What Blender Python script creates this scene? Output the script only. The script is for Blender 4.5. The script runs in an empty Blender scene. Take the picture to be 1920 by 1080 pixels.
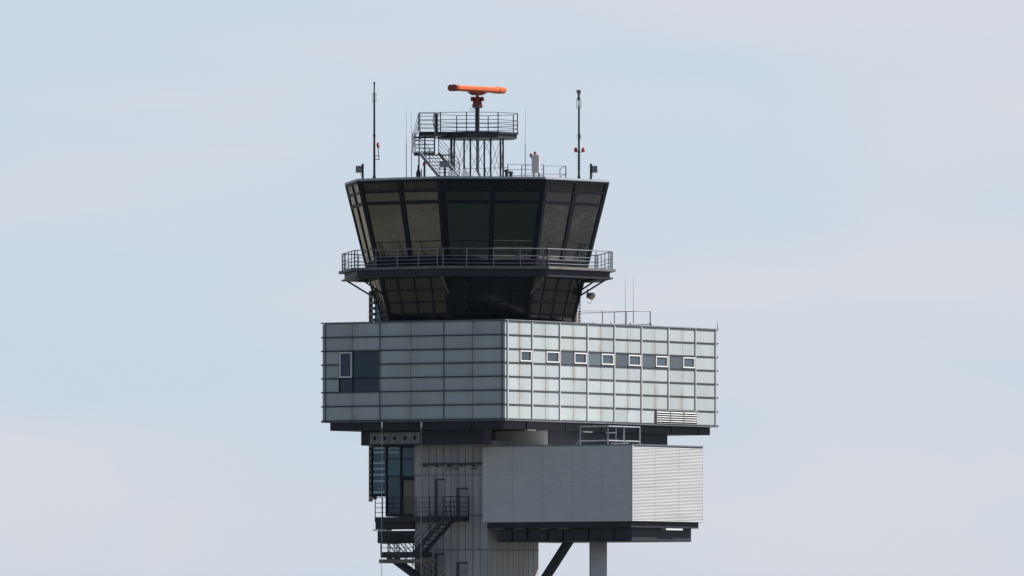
import bpy, bmesh, math, random
from mathutils import Vector
random.seed(7)
SC = bpy.context.scene
COL = SC.collection
R = math.radians
UP = Vector((0, 0, 1))

# ------------------------------------------------------------------ survey
# 1 unit of survey length = 1/30 m at the tower axis (x = 894, depth 0)
U = 1 / 30.0
DIST = 800.0
FOC = 24000.0
CAMX, CAMZ = (960 - 894) * U, 12.0
HAZE = 7e-6
PITCH = math.atan((1310 - 540) / FOC)

def P(px, py, Y):
    a, b = px - 960, 540 - py
    dy = FOC * math.cos(PITCH) - b * math.sin(PITCH)
    dz = FOC * math.sin(PITCH) + b * math.cos(PITCH)
    t = (DIST + Y * U) / dy
    return Vector((CAMX + a * t, Y * U, CAMZ + dz * t))

def Z(py, Y): return P(960, py, Y).z
def X(px, Y): return P(px, 540, Y).x
def XY(px, Y): return Vector((X(px, Y), Y * U, 0))

# ------------------------------------------------------------------ materials
def nt(name):
    m = bpy.data.materials.new(name); m.use_nodes = True
    n = m.node_tree; b = n.nodes['Principled BSDF']
    return m, n, b

def noise(n, scale, detail=4, rough=.55, coord='Object', sx=(1, 1, 1)):
    tc = n.nodes.new('ShaderNodeTexCoord'); mp = n.nodes.new('ShaderNodeMapping')
    mp.inputs['Scale'].default_value = sx
    t = n.nodes.new('ShaderNodeTexNoise')
    t.inputs['Scale'].default_value = scale; t.inputs['Detail'].default_value = detail
    t.inputs['Roughness'].default_value = rough
    n.links.new(tc.outputs[coord], mp.inputs['Vector']); n.links.new(mp.outputs['Vector'], t.inputs['Vector'])
    return t.outputs['Fac']

def ramp(n, src, stops):
    r = n.nodes.new('ShaderNodeValToRGB'); e = r.color_ramp.elements
    while len(e) < len(stops): e.new(.5)
    for el, (p, c) in zip(e, stops):
        el.position = p; el.color = (c, c, c, 1) if not isinstance(c, tuple) else (*c, 1)
    n.links.new(src, r.inputs['Fac']); return r.outputs['Color']

def mixc(n, f, a, b, mode='MIX'):
    m = n.nodes.new('ShaderNodeMix'); m.data_type = 'RGBA'; m.blend_type = mode
    for s, v in ((m.inputs[0], f), (m.inputs[6], a), (m.inputs[7], b)):
        if hasattr(v, 'is_output'): n.links.new(v, s)
        else: s.default_value = v if isinstance(v, float) else (*v, 1)
    return m.outputs[2]

def bump(n, b, src, strength, dist=.02):
    bp = n.nodes.new('ShaderNodeBump'); bp.inputs['Strength'].default_value = strength
    bp.inputs['Distance'].default_value = dist
    n.links.new(src, bp.inputs['Height']); n.links.new(bp.outputs['Normal'], b.inputs['Normal'])

def simple(name, c, rough=.5, metal=0, var=.12, scale=1.2, ior=1.45, sx=(1, 1, 1)):
    """painted or metal surface with slow mottling and a few rubbed patches"""
    m, n, b = nt(name)
    f = noise(n, scale, 6, .6, sx=sx)
    lo = tuple(x * (1 - var) for x in c); hi = tuple(min(1, x * (1 + var)) for x in c)
    n.links.new(ramp(n, f, [(.3, lo), (.7, hi)]), b.inputs['Base Color'])
    b.inputs['Roughness'].default_value = rough; b.inputs['Metallic'].default_value = metal
    b.inputs['IOR'].default_value = ior
    return m

def glass(name, c, ior, rough=.03, wav=.03, scale=.6):
    m, n, b = nt(name)
    b.inputs['IOR'].default_value = ior
    oi = n.nodes.new('ShaderNodeObjectInfo')              # each pane a little different
    n.links.new(ramp(n, oi.outputs['Random'], [(0, tuple(x * .6 for x in c)), (1, tuple(x * 1.4 for x in c))]), b.inputs['Base Color'])
    f = noise(n, scale, 3, .5)
    n.links.new(ramp(n, noise(n, 1.7, 5, .6), [(.35, rough), (.75, rough * 3 + .03)]), b.inputs['Roughness'])
    bump(n, b, f, wav, .5)
    return m

M = {}
M['dark_steel'] = simple('dark_painted_steel', (.019, .022, .030), .55, var=.35, scale=1.5)
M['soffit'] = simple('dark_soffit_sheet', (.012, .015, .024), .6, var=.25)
M['frame'] = simple('anodised_frame', (.0045, .0065, .012), .6, var=.25, ior=1.3)
M['galv'] = simple('galvanised_steel', (.34, .35, .37), .5, .25, var=.15, scale=3)
M['rail'] = simple('weathered_rail_steel', (.17, .18, .20), .5, .2, var=.25, scale=3)
M['railgal'] = simple('gallery_rail_steel', (.25, .26, .28), .5, .1, var=.2, scale=3)
M['jamb'] = simple('door_jamb_paint', (.055, .057, .065), .6, var=.15)
M['white'] = simple('white_powder_coat', (.76, .76, .75), .45, var=.05)
M['cabinet'] = simple('pale_grey_cabinet_paint', (.46, .46, .46), .45, var=.06)
M['bounce_roof'] = simple('pale_bounce_roof', (.55, .54, .52), .9, var=.2, scale=6)  # unseen annex roof, made pale to bounce light onto the link wall
M['roofedge'] = simple('roof_edge_zinc', (.40, .41, .45), .55, .1, var=.12, sx=(.3, .3, 1))
M['lip'] = simple('deck_edge_board', (.16, .15, .145), .65, var=.2, scale=.8)
M['orange'] = simple('orange_paint', (.72, .135, .035), .5, var=.16, scale=2.5)
M['orange_shaded'] = simple('shaded_red_paint', (.27, .03, .016), .5, var=.12, scale=4)  # red paint, shade below the bar and on its end put into the colour
M['red'] = simple('red_lamp_lens', (.36, .012, .03), .25, var=.1)
M['beige'] = simple('beige_housing', (.34, .27, .23), .6, var=.15, scale=4)
M['cable'] = simple('steel_cable', (.42, .43, .44), .4, .3, var=.25, scale=4)
M['lampgrey'] = simple('lamp_housing_grey', (.17, .18, .19), .5, var=.15, scale=4)
M['concrete'] = simple('column_concrete', (.76, .74, .75), .8, var=.10, scale=.7)
M['doorpaint'] = simple('door_paint', (.29, .29, .31), .5, var=.06)
M['band'] = simple('landing_beam_paint', (.17, .145, .125), .6, var=.15)
M['backing'] = simple('joint_backing', (.10, .085, .075), .8, var=.2)
M['finv'] = simple('vertical_fin_metal', (.48, .47, .46), .5, .1, var=.1)
M['finh'] = simple('horizontal_fin_metal', (.035, .037, .042), .5, var=.2)
M['cabglass'] = glass('cab_solar_glass', (.004, .007, .008), 2.4, .02, .028, .5)
M['skirt'] = glass('skirt_dark_panel', (.004, .005, .008), 1.62, .08, .04, .7)
M['header'] = glass('cab_header_panel', (.008, .007, .008), 1.6, .12, .03)
M['winglass'] = glass('office_window_glass', (.028, .05, .075), 1.85, .05, .01)
M['spandrel'] = glass('office_spandrel_glass', (.06, .085, .10), 1.9, .08, .01)
M['bigglass'] = glass('office_big_window_glass', (.034, .066, .105), 1.28, .06, .01)
M['bayglass'] = glass('stair_bay_glass', (.025, .11, .16), 1.4, .05, .03)
M['bayblind'] = simple('pale_blind_slat', (.42, .62, .70), .4, var=.25, scale=2)
M['baydoor'] = glass('bronze_door_glass', (.13, .11, .07), 1.45, .1, .02)

def cladding(name, c, stain, rough=.4, stainc=(.30, .27, .23)):
    m, n, b = nt(name)
    at = n.nodes.new('ShaderNodeAttribute'); at.attribute_name = 'var'
    v = ramp(n, at.outputs['Fac'], [(0, tuple(x * .92 for x in c)), (1, tuple(x * 1.06 for x in c))])
    mot = ramp(n, noise(n, .9, 6, .6, sx=(1, 1, .35)), [(.3, .90), (.7, 1.04)])
    base = mixc(n, 1.0, v, mot, 'MULTIPLY')
    uv = n.nodes.new('ShaderNodeUVMap'); sp = n.nodes.new('ShaderNodeSeparateXYZ')
    n.links.new(uv.outputs['UV'], sp.inputs[0])
    edge = ramp(n, sp.outputs['X'], [(.72, 0.0), (1.0, 1.0)])
    brk = ramp(n, noise(n, 1.1, 5, .65, sx=(1, 1, .5)), [(.38, 0.0), (.66, stain)])
    f = mixc(n, 1.0, edge, brk, 'MULTIPLY')
    lowe = ramp(n, sp.outputs['Y'], [(0.0, .07), (.22, 0.0)])
    f2 = mixc(n, 1.0, f, lowe, 'ADD')
    n.links.new(mixc(n, f2, base, stainc), b.inputs['Base Color'])
    b.inputs['Roughness'].default_value = rough
    return m
M['panel'] = cladding('grey_green_panel', (.435, .482, .490), .9)
M['shaft'] = cladding('shaft_panel', (.40, .40, .41), .35, .6, (.17, .15, .13))

def ribbed():
    m, n, b = nt('white_ribbed_sheet')
    f = noise(n, 1.0, 6, .65, sx=(.25, .25, 5))
    n.links.new(ramp(n, f, [(.3, (.36, .36, .37)), (.7, (.475, .475, .485))]), b.inputs['Base Color'])
    b.inputs['Roughness'].default_value = .5
    bump(n, b, noise(n, 1.0, 3, .6, sx=(.5, .5, 9)), .22, .05)
    return m
M['ribbed'] = ribbed()
M['flat_sheet'] = simple('white_flat_sheet', (.56, .56, .575), .5, var=.05, scale=.5)

# ------------------------------------------------------------------ mesh builder
ORG = {}
class MB:
    def __init__(s):
        s.bm = bmesh.new(); s.var = s.bm.faces.layers.float.new('var'); s.uv = s.bm.loops.layers.uv.new('UVMap')
    def face(s, pts, var=.5, uv=None):
        vs = [s.bm.verts.new(p) for p in pts]; f = s.bm.faces.new(vs); f[s.var] = var
        if uv:
            for l, t in zip(f.loops, uv): l[s.uv].uv = t
        return f
    def hexa(s, lo, hi, var=.5):
        """lo, hi: two loops of n points, joined into a solid"""
        a = [s.bm.verts.new(p) for p in lo]; b = [s.bm.verts.new(p) for p in hi]; n = len(a)
        fs = [s.bm.faces.new(a[::-1]), s.bm.faces.new(b)]
        for i in range(n): fs.append(s.bm.faces.new((a[i], a[(i + 1) % n], b[(i + 1) % n], b[i])))
        for f in fs: f[s.var] = var
        return fs
    def box(s, o, a, b, c, var=.5):
        o, a, b, c = map(Vector, (o, a, b, c))
        return s.hexa([o, o + a, o + a + b, o + b], [o + c, o + a + c, o + a + b + c, o + b + c], var)
    def cbox(s, c, dx, dy, dz):
        return s.box(Vector(c) - Vector((dx, dy, dz)) / 2, (dx, 0, 0), (0, dy, 0), (0, 0, dz))
    def bar(s, p, q, w, h=None, up=None):
        p, q = Vector(p), Vector(q); d = (q - p).normalized(); h = h or w
        up = Vector(up) if up else (UP if abs(d.z) < .95 else Vector((0, 1, 0)))
        a = d.cross(up).normalized(); b = a.cross(d).normalized()
        lo = [p + a * x * w / 2 + b * y * h / 2 for x, y in ((-1, -1), (1, -1), (1, 1), (-1, 1))]
        return s.hexa(lo, [v + (q - p) for v in lo])
    def tube(s, p, q, r, r2=None, n=8):
        p, q = Vector(p), Vector(q); d = (q - p).normalized(); r2 = r if r2 is None else r2
        a = d.orthogonal().normalized(); b = d.cross(a)
        c = [a * math.cos(2 * math.pi * i / n) + b * math.sin(2 * math.pi * i / n) for i in range(n)]
        return s.hexa([p + v * r for v in c], [q + v * r2 for v in c])
    def prism(s, poly, z0, z1):
        return s.hexa([(p[0], p[1], z0) for p in poly], [(p[0], p[1], z1) for p in poly])
    def build(s, name, mat, parent=None, smooth=False, org=None):
        bmesh.ops.recalc_face_normals(s.bm, faces=s.bm.faces[:])
        off = ORG.get(parent.name, Vector()) if parent else (Vector(org) if org else Vector())
        for v in s.bm.verts: v.co -= off
        me = bpy.data.meshes.new(name); s.bm.to_mesh(me); s.bm.free()
        o = bpy.data.objects.new(name, me); COL.objects.link(o)
        if parent: o.parent = parent
        else: o.location = off
        ORG[o.name] = off
        me.materials.append(M[mat] if isinstance(mat, str) else mat)
        if smooth:
            for p in me.polygons: p.use_smooth = True
        return o

def tag(o, label, cat, group=None):
    o['label'] = label; o['category'] = cat
    if group: o['group'] = group
    return o
def thing(name, loc, label, cat, group=None):
    o = bpy.data.objects.new(name, None); o.empty_display_size = .3; COL.objects.link(o)
    o.location = loc; ORG[o.name] = Vector(loc)
    return tag(o, label, cat, group)

def rail_run(mp, a, b, h, nb, levels, rp=.035, rr=.02, ends=(1, 1), rt=None):
    """guard rail between a and b: posts and rails in one builder"""
    a, b = Vector(a), Vector(b)
    for i in range(nb + 1):
        if (i == 0 and not ends[0]) or (i == nb and not ends[1]): continue
        p = a.lerp(b, i / nb); mp.bar(p, p + UP * h, rp * 2)
    for k, l in enumerate(levels):
        r = (rt or rr) if k == 0 else rr
        mp.tube(a + UP * h * l, b + UP * h * l, r, n=6)

def stair(mb, top, bot, wv, n, td=.26, th=.04, st=.22):
    """open-riser flight: two stringers and n treads; top/bot are the start of the width vector wv"""
    top, bot, wv = Vector(top), Vector(bot), Vector(wv)
    run = Vector((bot.x - top.x, bot.y - top.y, 0)).normalized()
    for e in (0, 1):
        mb.bar(top + wv * e, bot + wv * e, .06, st)
    for i in range(n):
        c = top.lerp(bot, (i + .5) / n)
        mb.box(c - run * td / 2 - UP * th, wv, run * td, UP * th)

# ================================================================== SETTING
def structure(name, mb, mat):
    o = mb.build(name, mat); o['kind'] = 'structure'; return o
def ground_mat():
    m, n, b = nt('dry_airfield_grass')
    big = ramp(n, noise(n, .010, 6, .6), [(.40, (.10, .095, .065)), (.62, (.21, .19, .145))])
    fine = ramp(n, noise(n, .14, 6, .6), [(.3, .4), (.72, 1.3)])
    n.links.new(mixc(n, 1.0, big, fine, 'MULTIPLY'), b.inputs['Base Color'])
    b.inputs['Roughness'].default_value = .95
    return m
def patchy(name, a, c, s):
    m, n, b = nt(name)
    n.links.new(ramp(n, noise(n, s, 7, .65), [(.35, a), (.68, c)]), b.inputs['Base Color'])
    b.inputs['Roughness'].default_value = .9
    return m
g = MB(); g.box((-9000, -9000, -1), (18000, 0, 0), (0, 18000, 0), (0, 0, 1)); structure('ground', g, ground_mat())
g = MB(); g.face([(-55, -190, .006), (75, -190, .006), (75, -32, .006), (-55, -32, .006)])
structure('reflected_lawn', g, patchy('dark_reflected_lawn', (.001, .005, .004), (.005, .020, .012), .12))  # unseen green ground, added and darkened to reflect in the central cab glass
g = MB(); g.face([(80, -200, .008), (420, -200, .008), (420, 260, .008), (80, 260, .008)])
structure('reflected_apron', g, patchy('dark_reflected_apron', (.026, .026, .026), (.045, .044, .043), .04))  # unseen paving, added and darkened for its reflection in the right cab glass

g = MB()  # unseen pale strips, added only to streak the reflection in the right cab glass
for (x0, y0), (x1, y1), w_ in (((140, 20), (172, 52), .5), ((150, 26), (190, 40), .4)):
    d_ = Vector((x1 - x0, y1 - y0, 0)).normalized(); e_ = Vector((-d_.y, d_.x, 0)) * w_
    g.face([Vector((x0, y0, .013)) - e_, Vector((x1, y1, .013)) - e_, Vector((x1, y1, .013)) + e_, Vector((x0, y0, .013)) + e_])
structure('reflection_strips', g, simple('pale_reflection_strip', (.12, .115, .10), .8, var=.3))

# ================================================================== CONTROL TOWER
ax = X(894, 0)
TOWER = thing('control_tower', (ax, 0, 0), 'airport control tower with dark flared glass cab over a grey panelled storey', 'control tower')

# ---- cab ----------------------------------------------------------
TH = [R(-15 + 45 * k) for k in range(9)]
zt, zb = Z(334.5, -247), Z(604, -182)
RT, RB = 255.5, 187.0
def rad(z): return (RB + (RT - RB) * (z - zb) / (zt - zb)) * U
def oct_pt(k, r, z): return Vector((ax + r * math.sin(TH[k % 8]), -r * math.cos(TH[k % 8]), z))
def octo(r): return [oct_pt(k, r, 0) for k in range(8)]
TILT = math.atan((RT - RB) * U * math.cos(R(22.5)) / (zt - zb))
def fnorm(k):
    a = R(-15 + 45 * k + 22.5)
    return Vector((math.sin(a) * math.cos(TILT), -math.cos(a) * math.cos(TILT), -math.sin(TILT)))
def fp(k, s, z, off=0):
    return oct_pt(k, rad(z), z).lerp(oct_pt(k + 1, rad(z), z), s) + fnorm(k) * off
def slab(mb, k, s0, s1, z0, z1, o0, o1, var=.5):
    mb.hexa([fp(k, s0, z0, o0), fp(k, s1, z0, o0), fp(k, s1, z1, o0), fp(k, s0, z1, o0)],
            [fp(k, s0, z0, o1), fp(k, s1, z0, o1), fp(k, s1, z1, o1), fp(k, s0, z1, o1)], var)
cy = lambda py: Z(py, -232)
z_gal = Z(498, -258)
core = MB()
core.hexa([oct_pt(k, rad(zb) - .16, zb) for k in range(8)], [oct_pt(k, rad(zt) - .16, zt - .01) for k in range(8)])
CAB = core.build('cab', 'soffit', TOWER)
fr = MB(); sk = MB()
levels = [(cy(335), cy(340)), (cy(354.5), cy(359)), (cy(374.5), cy(381)), (cy(484), cy(497))]
skl = [cy(519), cy(541), cy(564), cy(586)]
for k in range(8):
    for z0, z1 in levels: slab(fr, k, 0, 1, z1, z0, -.14, .05)
    for a, b in ((0, .045), (.955, 1), (.472, .528)):
        slab(fr, k, a, b, cy(340), cy(335.5), -.14, .06)
        slab(fr, k, a, b, cy(497), cy(340), -.14, .062)
    slab(fr, k, 0, 1, zb, cy(597), -.14, .05)
    slab(fr, k, 0, 1, cy(519), cy(497), -.14, .03)
    for a in (0, .955): slab(fr, k, a, a + .045, cy(597), cy(519), -.14, .05)
    for a in (.25, .5, .75): slab(fr, k, a - .012, a + .012, cy(597), cy(519), -.1, .02)
    for z in skl[1:]: slab(fr, k, .045, .955, z - .05, z + .05, -.1, .018)
fr.build('cab_frame', 'frame', CAB)
for k in range(8):
    w = MB(); slab(w, k, .045, .955, cy(354.5), cy(340), -.1, 0); w.build('header_panel', 'header', CAB)
    for a, b in ((.045, .472), (.528, .955)):
        w = MB(); slab(w, k, a, b, cy(374.5), cy(359), -.1, 0); w.build('clerestory_window', 'cabglass', CAB)
        w = MB(); slab(w, k, a, b, cy(484), cy(381), -.1, 0); w.build('cab_window', 'cabglass', CAB)
    w = MB(); slab(w, k, .045, .955, cy(597), cy(519), -.12, 0); w.build('skirt_panel', 'skirt', CAB)
# dark roof with a light zinc edge
rf = MB(); rr_ = (RT + 2.0) * U
rf.prism(octo(rr_), zt, Z(330.2, -250)); rf.build('roof_edge', 'roofedge', CAB)
z_roof = Z(330.2, -250)

# ---- gallery ------------------------------------------------------
def ring(mb, r0, r1, z0, z1):
    for k in range(8):
        mb.hexa([oct_pt(k, r0, z0), oct_pt(k, r1, z0), oct_pt(k + 1, r1, z0), oct_pt(k + 1, r0, z0)],
                [oct_pt(k, r0, z1), oct_pt(k, r1, z1), oct_pt(k + 1, r1, z1), oct_pt(k + 1, r0, z1)])
d = MB(); ring(d, rad(z_gal) - .3, 269.5 * U, Z(503, -258), z_gal)
GAL = d.build('gallery_deck', 'lip', TOWER)
d = MB()
ring(d, 247 * U, 258 * U, Z(514, -258), Z(503.2, -258)); ring(d, 238 * U, 264 * U, Z(517, -258), Z(514.2, -258))
for k in range(8):
    for i in range(6):
        a = oct_pt(k, 1, 0).lerp(oct_pt(k + 1, 1, 0), (i + .03) / 6) - Vector((ax, 0, 0))
        a.z = 0
        pin = Vector((ax, 0, Z(511, -240))) + a * rad(z_gal) * .98; pout = Vector((ax, 0, Z(511, -240))) + a * 256 * U
        d.bar(pin, pout, .12, .2)
d.build('edge_beam', 'dark_steel', GAL)
rl = MB(); h = Z(465, -258) - z_gal
for k in range(8):
    a, b = oct_pt(k, 262.5 * U, z_gal), oct_pt(k + 1, 262.5 * U, z_gal)
    rail_run(rl, a, b, h, 4, (1, .58, .38, .17), .028, .02, rt=.03)
    e = (b - a).normalized()
    rl.bar(a + e * .2, a + e * .2 + UP * h, .06); rl.bar(b - e * .2, b - e * .2 + UP * h, .06)
rl.build('gallery_railing', 'railgal', TOWER)
zb0, zb1 = Z(517, -250), Z(549, -200)
for k in range(8):
    br = MB(); br.tube(oct_pt(k, 252 * U, zb0), oct_pt(k, rad(zb1) + .02, zb1), .055)
    br.build('gallery_brace', 'rail' if k in (0, 1) else 'dark_steel', TOWER)

# ---- office storey ------------------------------------------------
AL = R(33)
dl, nL = Vector((-math.cos(AL), math.sin(AL), 0)), Vector((-math.sin(AL), -math.cos(AL), 0))
dr, nR = -nL, -dl
class Face:
    def __init__(s, o, d, n): s.o, s.d, s.n = Vector((o.x, o.y, 0)), d, n
    def u(s, px):
        t = (px - 960) / FOC
        return (t * (DIST + s.o.y) - (s.o.x - CAMX)) / (s.d.x - t * s.d.y)
    def p(s, u, w, z): return s.o + s.d * u + s.n * w + UP * z
    def box(s, mb, u0, u1, z0, z1, w0, w1, var=.5):
        return mb.box(s.p(u0, w0, z0), s.d * (u1 - u0), s.n * (w1 - w0), UP * (z1 - z0), var)
    def panel(s, mb, u0, u1, z0, z1, w, stain='', var=.5, depth=.03):
        """sheet with its edges; uv.x runs to 1 at the stained joint"""
        a = [s.p(u0, w, z0), s.p(u1, w, z0), s.p(u1, w, z1), s.p(u0, w, z1)]
        x0, x1 = (1, 0) if stain == '0' else ((0, 1) if stain == '1' else (0, 0))
        mb.face(a, var, [(x0, 0), (x1, 0), (x1, 1), (x0, 1)])
        b = [q - s.n * depth for q in a]
        for i in range(4):
            j = (i + 1) % 4; mb.face([a[i], b[i], b[j], a[j]], var, [(0, .5)] * 4)

C = XY(947, -275)
FL, FR = Face(C, dl, nL), Face(C, dr, nR)
L1, L2 = FL.u(604), FR.u(1346)
zO = [Z(p, -275) for p in (601, 627, 653, 679, 705, 731, 757.7, 785)]
ztop, zbot = zO[0], zO[-1]
s = MB(); s.prism([C + dl * .12 + dr * .12 - dl * .24 * 0, C + dl * (L1 - .12) + dr * .12, C + dl * (L1 - .12) + dr * (L2 - .12), C + dl * .12 + dr * (L2 - .12)], zbot + .02, ztop + .01)
OFF = s.build('office_storey', 'backing', TOWER)
g_ = .018
def rv(): return random.random()
# left face
lp = [(604, ''), (610, 'f'), (660, 'j'), (712, 'f'), (770, 'j'), (832, 'f'), (885.5, 'j'), (941, 'f'), (947, '')]
def facade(F, marks, skip, name, extra=None, mat='panel'):
    mb = MB(); us = sorted([(F.u(p) if isinstance(p, float) or p > 50 else p, t) for p, t in marks])
    for r in range(7):
        z1, z0 = zO[r], zO[r + 1]
        for i in range(len(us) - 1):
            if (r, i) in skip: continue
            (a, ta), (b, tb) = us[i], us[i + 1]
            st = '0' if ta == 'j' else ('1' if tb == 'j' else '')
            F.panel(mb, a + g_, b - g_, z0 + g_, z1 - g_, -.02, st, rv(), .1)
    if extra: extra(mb)
    mb.build(name, mat, OFF)
    hz = MB(); L = us[-1][0]
    for r in range(1, 8):
        F.box(hz, -.10, L + .10, zO[r] - .032, zO[r] + .032, -.08, .09)
    vt = MB()
    for u, t in us:
        if t == 'f': F.box(vt, u - .028, u + .028, zbot, ztop, -.08, .055)
    return hz, vt
lus = sorted(FL.u(p) for p, _ in lp)
iw = [lus.index(FL.u(712)), lus.index(FL.u(660))]
def ex_left(mb):
    for r in (2, 3, 4): FL.panel(mb, FL.u(635) + g_, FL.u(610) - g_, zO[r + 1] + g_, zO[r] - g_, -.02, '', rv(), .1)
hz, vt = facade(FL, lp, {(r, i) for r in (2, 3, 4) for i in iw}, 'cladding', ex_left)
# the long fins are interrupted by the big window: rebuild rows 3 and 4 in two pieces
hz.bm.free(); hz = MB()
for r in range(1, 8):
    segs = [(-.0, L1 + .03)] if r not in (3, 4) else [(-.0, FL.u(712)), (FL.u(635), L1 + .03)]
    for a, b in segs: FL.box(hz, a, b, zO[r] - .04, zO[r] + .04, -.08, .09)
hz.build('ledge_fins', 'finh', OFF)
vt.bm.free()
for p in (610, 712, 832, 941):
    vt = MB(); FL.box(vt, FL.u(p) - .025, FL.u(p) + .025, zbot, ztop, -.08, .05); vt.build('upright_fin', 'rail', OFF)
# right face
rp = [(947, ''), (951.7, 'f'), (974.5, 'j'), (998, 'f'), (1023.4, 'j'), (1049.7, 'f'), (1075.7, 'j'), (1101.4, 'f'), (1127, 'j'), (1152, 'f'),
      (1177.5, 'j'), (1202.8, 'f'), (1228.6, 'j'), (1253.4, 'f'), (1279.6, 'j'), (1304, 'f'), (1341.7, 'f'), (1346, '')]
wins = [2, 4, 6, 8, 10, 12, 14]; glz = [5, 7, 9, 11, 13]
sk_ = {(2, i) for i in wins + glz} | {(6, i) for i in (12, 13, 14)}
hz, vt = facade(FR, rp, sk_, 'cladding'); hz.bm.free(); vt.bm.free()
hz = MB()
for r in range(1, 8): FR.box(hz, .0, L2 + .015, zO[r] - .036, zO[r] + .036, -.08, .03)
hz.build('ledge_fins', 'finh', OFF)
for p, t in rp:
    if t == 'f':
        vt = MB(); a, b = FR.u(p) - .05, FR.u(p) + .05
        lo = zbot if p != 1253.4 and p != 1279.6 else zO[6]
        FR.box(vt, a, b, lo, ztop, -.08, .045)
        vt.build('upright_fin', 'finv', OFF)
ru = [FR.u(p) for p, _ in rp]
zr1, zr0 = zO[2], zO[3]
def window(F, u0, u1, z0, z1, fw, glassmat, name='office_window', wo=.03):
    f = MB()
    F.box(f, u0, u1, z0, z0 + fw, -.1, wo); F.box(f, u0, u1, z1 - fw, z1, -.1, wo)
    F.box(f, u0, u0 + fw, z0 + fw, z1 - fw, -.1, wo); F.box(f, u1 - fw, u1, z0 + fw, z1 - fw, -.1, wo)
    o = f.build(name, 'white', TOWER)
    q = MB(); F.box(q, u0 + fw, u1 - fw, z0 + fw, z1 - fw, -.1, -.05); q.build('pane', glassmat, o)
for i in wins: window(FR, ru[i] + .07, ru[i + 1] - .09, zr0 + .09, zr1 - .08, .072, 'winglass')
for i in glz:
    q = MB(); FR.box(q, ru[i] + .03, ru[i + 1] - .03, zr0 + .04, zr1 - .04, -.11, -.03); q.build('glass_panel', 'spandrel', OFF)
# louvre
lv = MB(); u0, u1 = ru[12] + .05, ru[15] + .1
FR.box(lv, u0, u1, zO[7] + .08, zO[6] - .08, -.12, -.05)
LOU = lv.build('louvre_vent', 'finh', TOWER)
lv = MB()
for i in range(5):
    zc = zO[7] + .12 + (zO[6] - zO[7] - .2) * (i + .5) / 5
    a = [FR.p(u0, .0, zc - .02), FR.p(u0, .13, zc - .055), FR.p(u0, .14, zc - .035), FR.p(u0, .01, zc + .03)]
    lv.hexa(a, [q + dr * (u1 - u0) for q in a])
lv.build('louvre_blades', 'white', LOU)
lv = MB()
for i in range(4):
    u = u0 + (u1 - u0 - .05) * i / 3; FR.box(lv, u, u + .05, zO[7] + .06, zO[6] - .05, -.1, .15 if i in (1, 2) else .1)
FR.box(lv, u0, u1 + .05, zO[6] - .05, zO[6] - .01, -.1, .08); FR.box(lv, u0, u1 + .05, zO[7] + .02, zO[7] + .06, -.1, .08)
lv.build('louvre_frame', 'galv', LOU)
# big window on the shaded face
uA, uB, uM = FL.u(711.4), FL.u(635), FL.u(660.5)
q = MB(); FL.box(q, uA + .03, uB, zO[5] + .04, zO[2] - .04, -.12, -.07)
BW = q.build('corner_window', 'bigglass', TOWER)
q = MB(); FL.box(q, uM - .04, uM + .02, zO[5] + .04, zO[2] - .04, -.08, -.03)
FL.box(q, uA + .03, uB, zO[4] - .04, zO[4] + .04, -.08, -.032); FL.box(q, uB - .05, uB + .02, zO[5] + .04, zO[2] - .04, -.08, -.02)
q.build('dark_frame', 'frame', BW)
window(FL, uM + .03, uB - .05, zO[4] + .05, zO[2] - .06, .085, 'bigglass', 'casement_window')
# rear faces
c2 = C + dl * L1 + dr * L2
FB, FQ = Face(c2, -dl, dr), Face(c2, -dr, dl)
for F, L in ((FB, L1), (FQ, L2)):
    mb = MB(); hb = MB(); nb = round(L / 1.7)
    for r in range(7):
        for i in range(nb):
            F.panel(mb, L * i / nb + g_, L * (i + 1) / nb - g_, zO[r + 1] + g_, zO[r] - g_, -.02, '01'[i % 2], rv(), .1)
        F.box(hb, 0, L, zO[r + 1] - .034, zO[r + 1] + .034, -.08, .085)
    mb.build('cladding', 'panel', OFF); hb.build('ledge_fins', 'finh', OFF)
# parapet cap and soffit
def rect(e, f=None):
    f = e if f is None else f
    return [C - dl * e - dr * f, C + dl * (L1 + e) - dr * f, C + dl * (L1 + e) + dr * (L2 + f), C - dl * e + dr * (L2 + f)]
def frame_ring(mb, e0, e1, z0, z1):
    a, b = rect(e0), rect(e1)
    for i in range(4):
        j = (i + 1) % 4
        mb.hexa([(*a[i].xy, z0), (*b[i].xy, z0), (*b[j].xy, z0), (*a[j].xy, z0)], [(*a[i].xy, z1), (*b[i].xy, z1), (*b[j].xy, z1), (*a[j].xy, z1)])
q = MB(); frame_ring(q, -.3, .07, ztop + .012, ztop + .085); q.build('parapet_cap', 'lampgrey', OFF)
q = MB(); frame_ring(q, -.25, .05, zbot - .10, zbot - .045); q.build('base_trim', 'rail', OFF)
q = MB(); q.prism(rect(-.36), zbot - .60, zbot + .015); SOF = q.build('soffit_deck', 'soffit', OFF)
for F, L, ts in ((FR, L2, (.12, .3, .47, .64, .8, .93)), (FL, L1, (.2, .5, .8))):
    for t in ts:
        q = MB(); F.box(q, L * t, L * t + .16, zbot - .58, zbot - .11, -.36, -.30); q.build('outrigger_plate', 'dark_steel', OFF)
for px in (1003, 1110, 1155):
    q = MB(); u = FR.u(px); FR.box(q, u, u + .9, zbot - .66, zbot - .602, -.75, -.5); q.build('soffit_lamp', 'white', TOWER)
# deep support girders under the storey
FLu = lambda px, w: FL.u(px)
zg1, zg0 = zbot - .605, Z(833.5, -150)
q = MB()
uG0, uG1 = FL.u(906), FL.u(676)
off = 1.5
FG = Face(FL.p(0, -off, 0), dl, nL)
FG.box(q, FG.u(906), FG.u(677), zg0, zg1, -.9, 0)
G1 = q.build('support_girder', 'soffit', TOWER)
FG = Face(FL.p(0, -off, 0), dl, nL)
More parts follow.
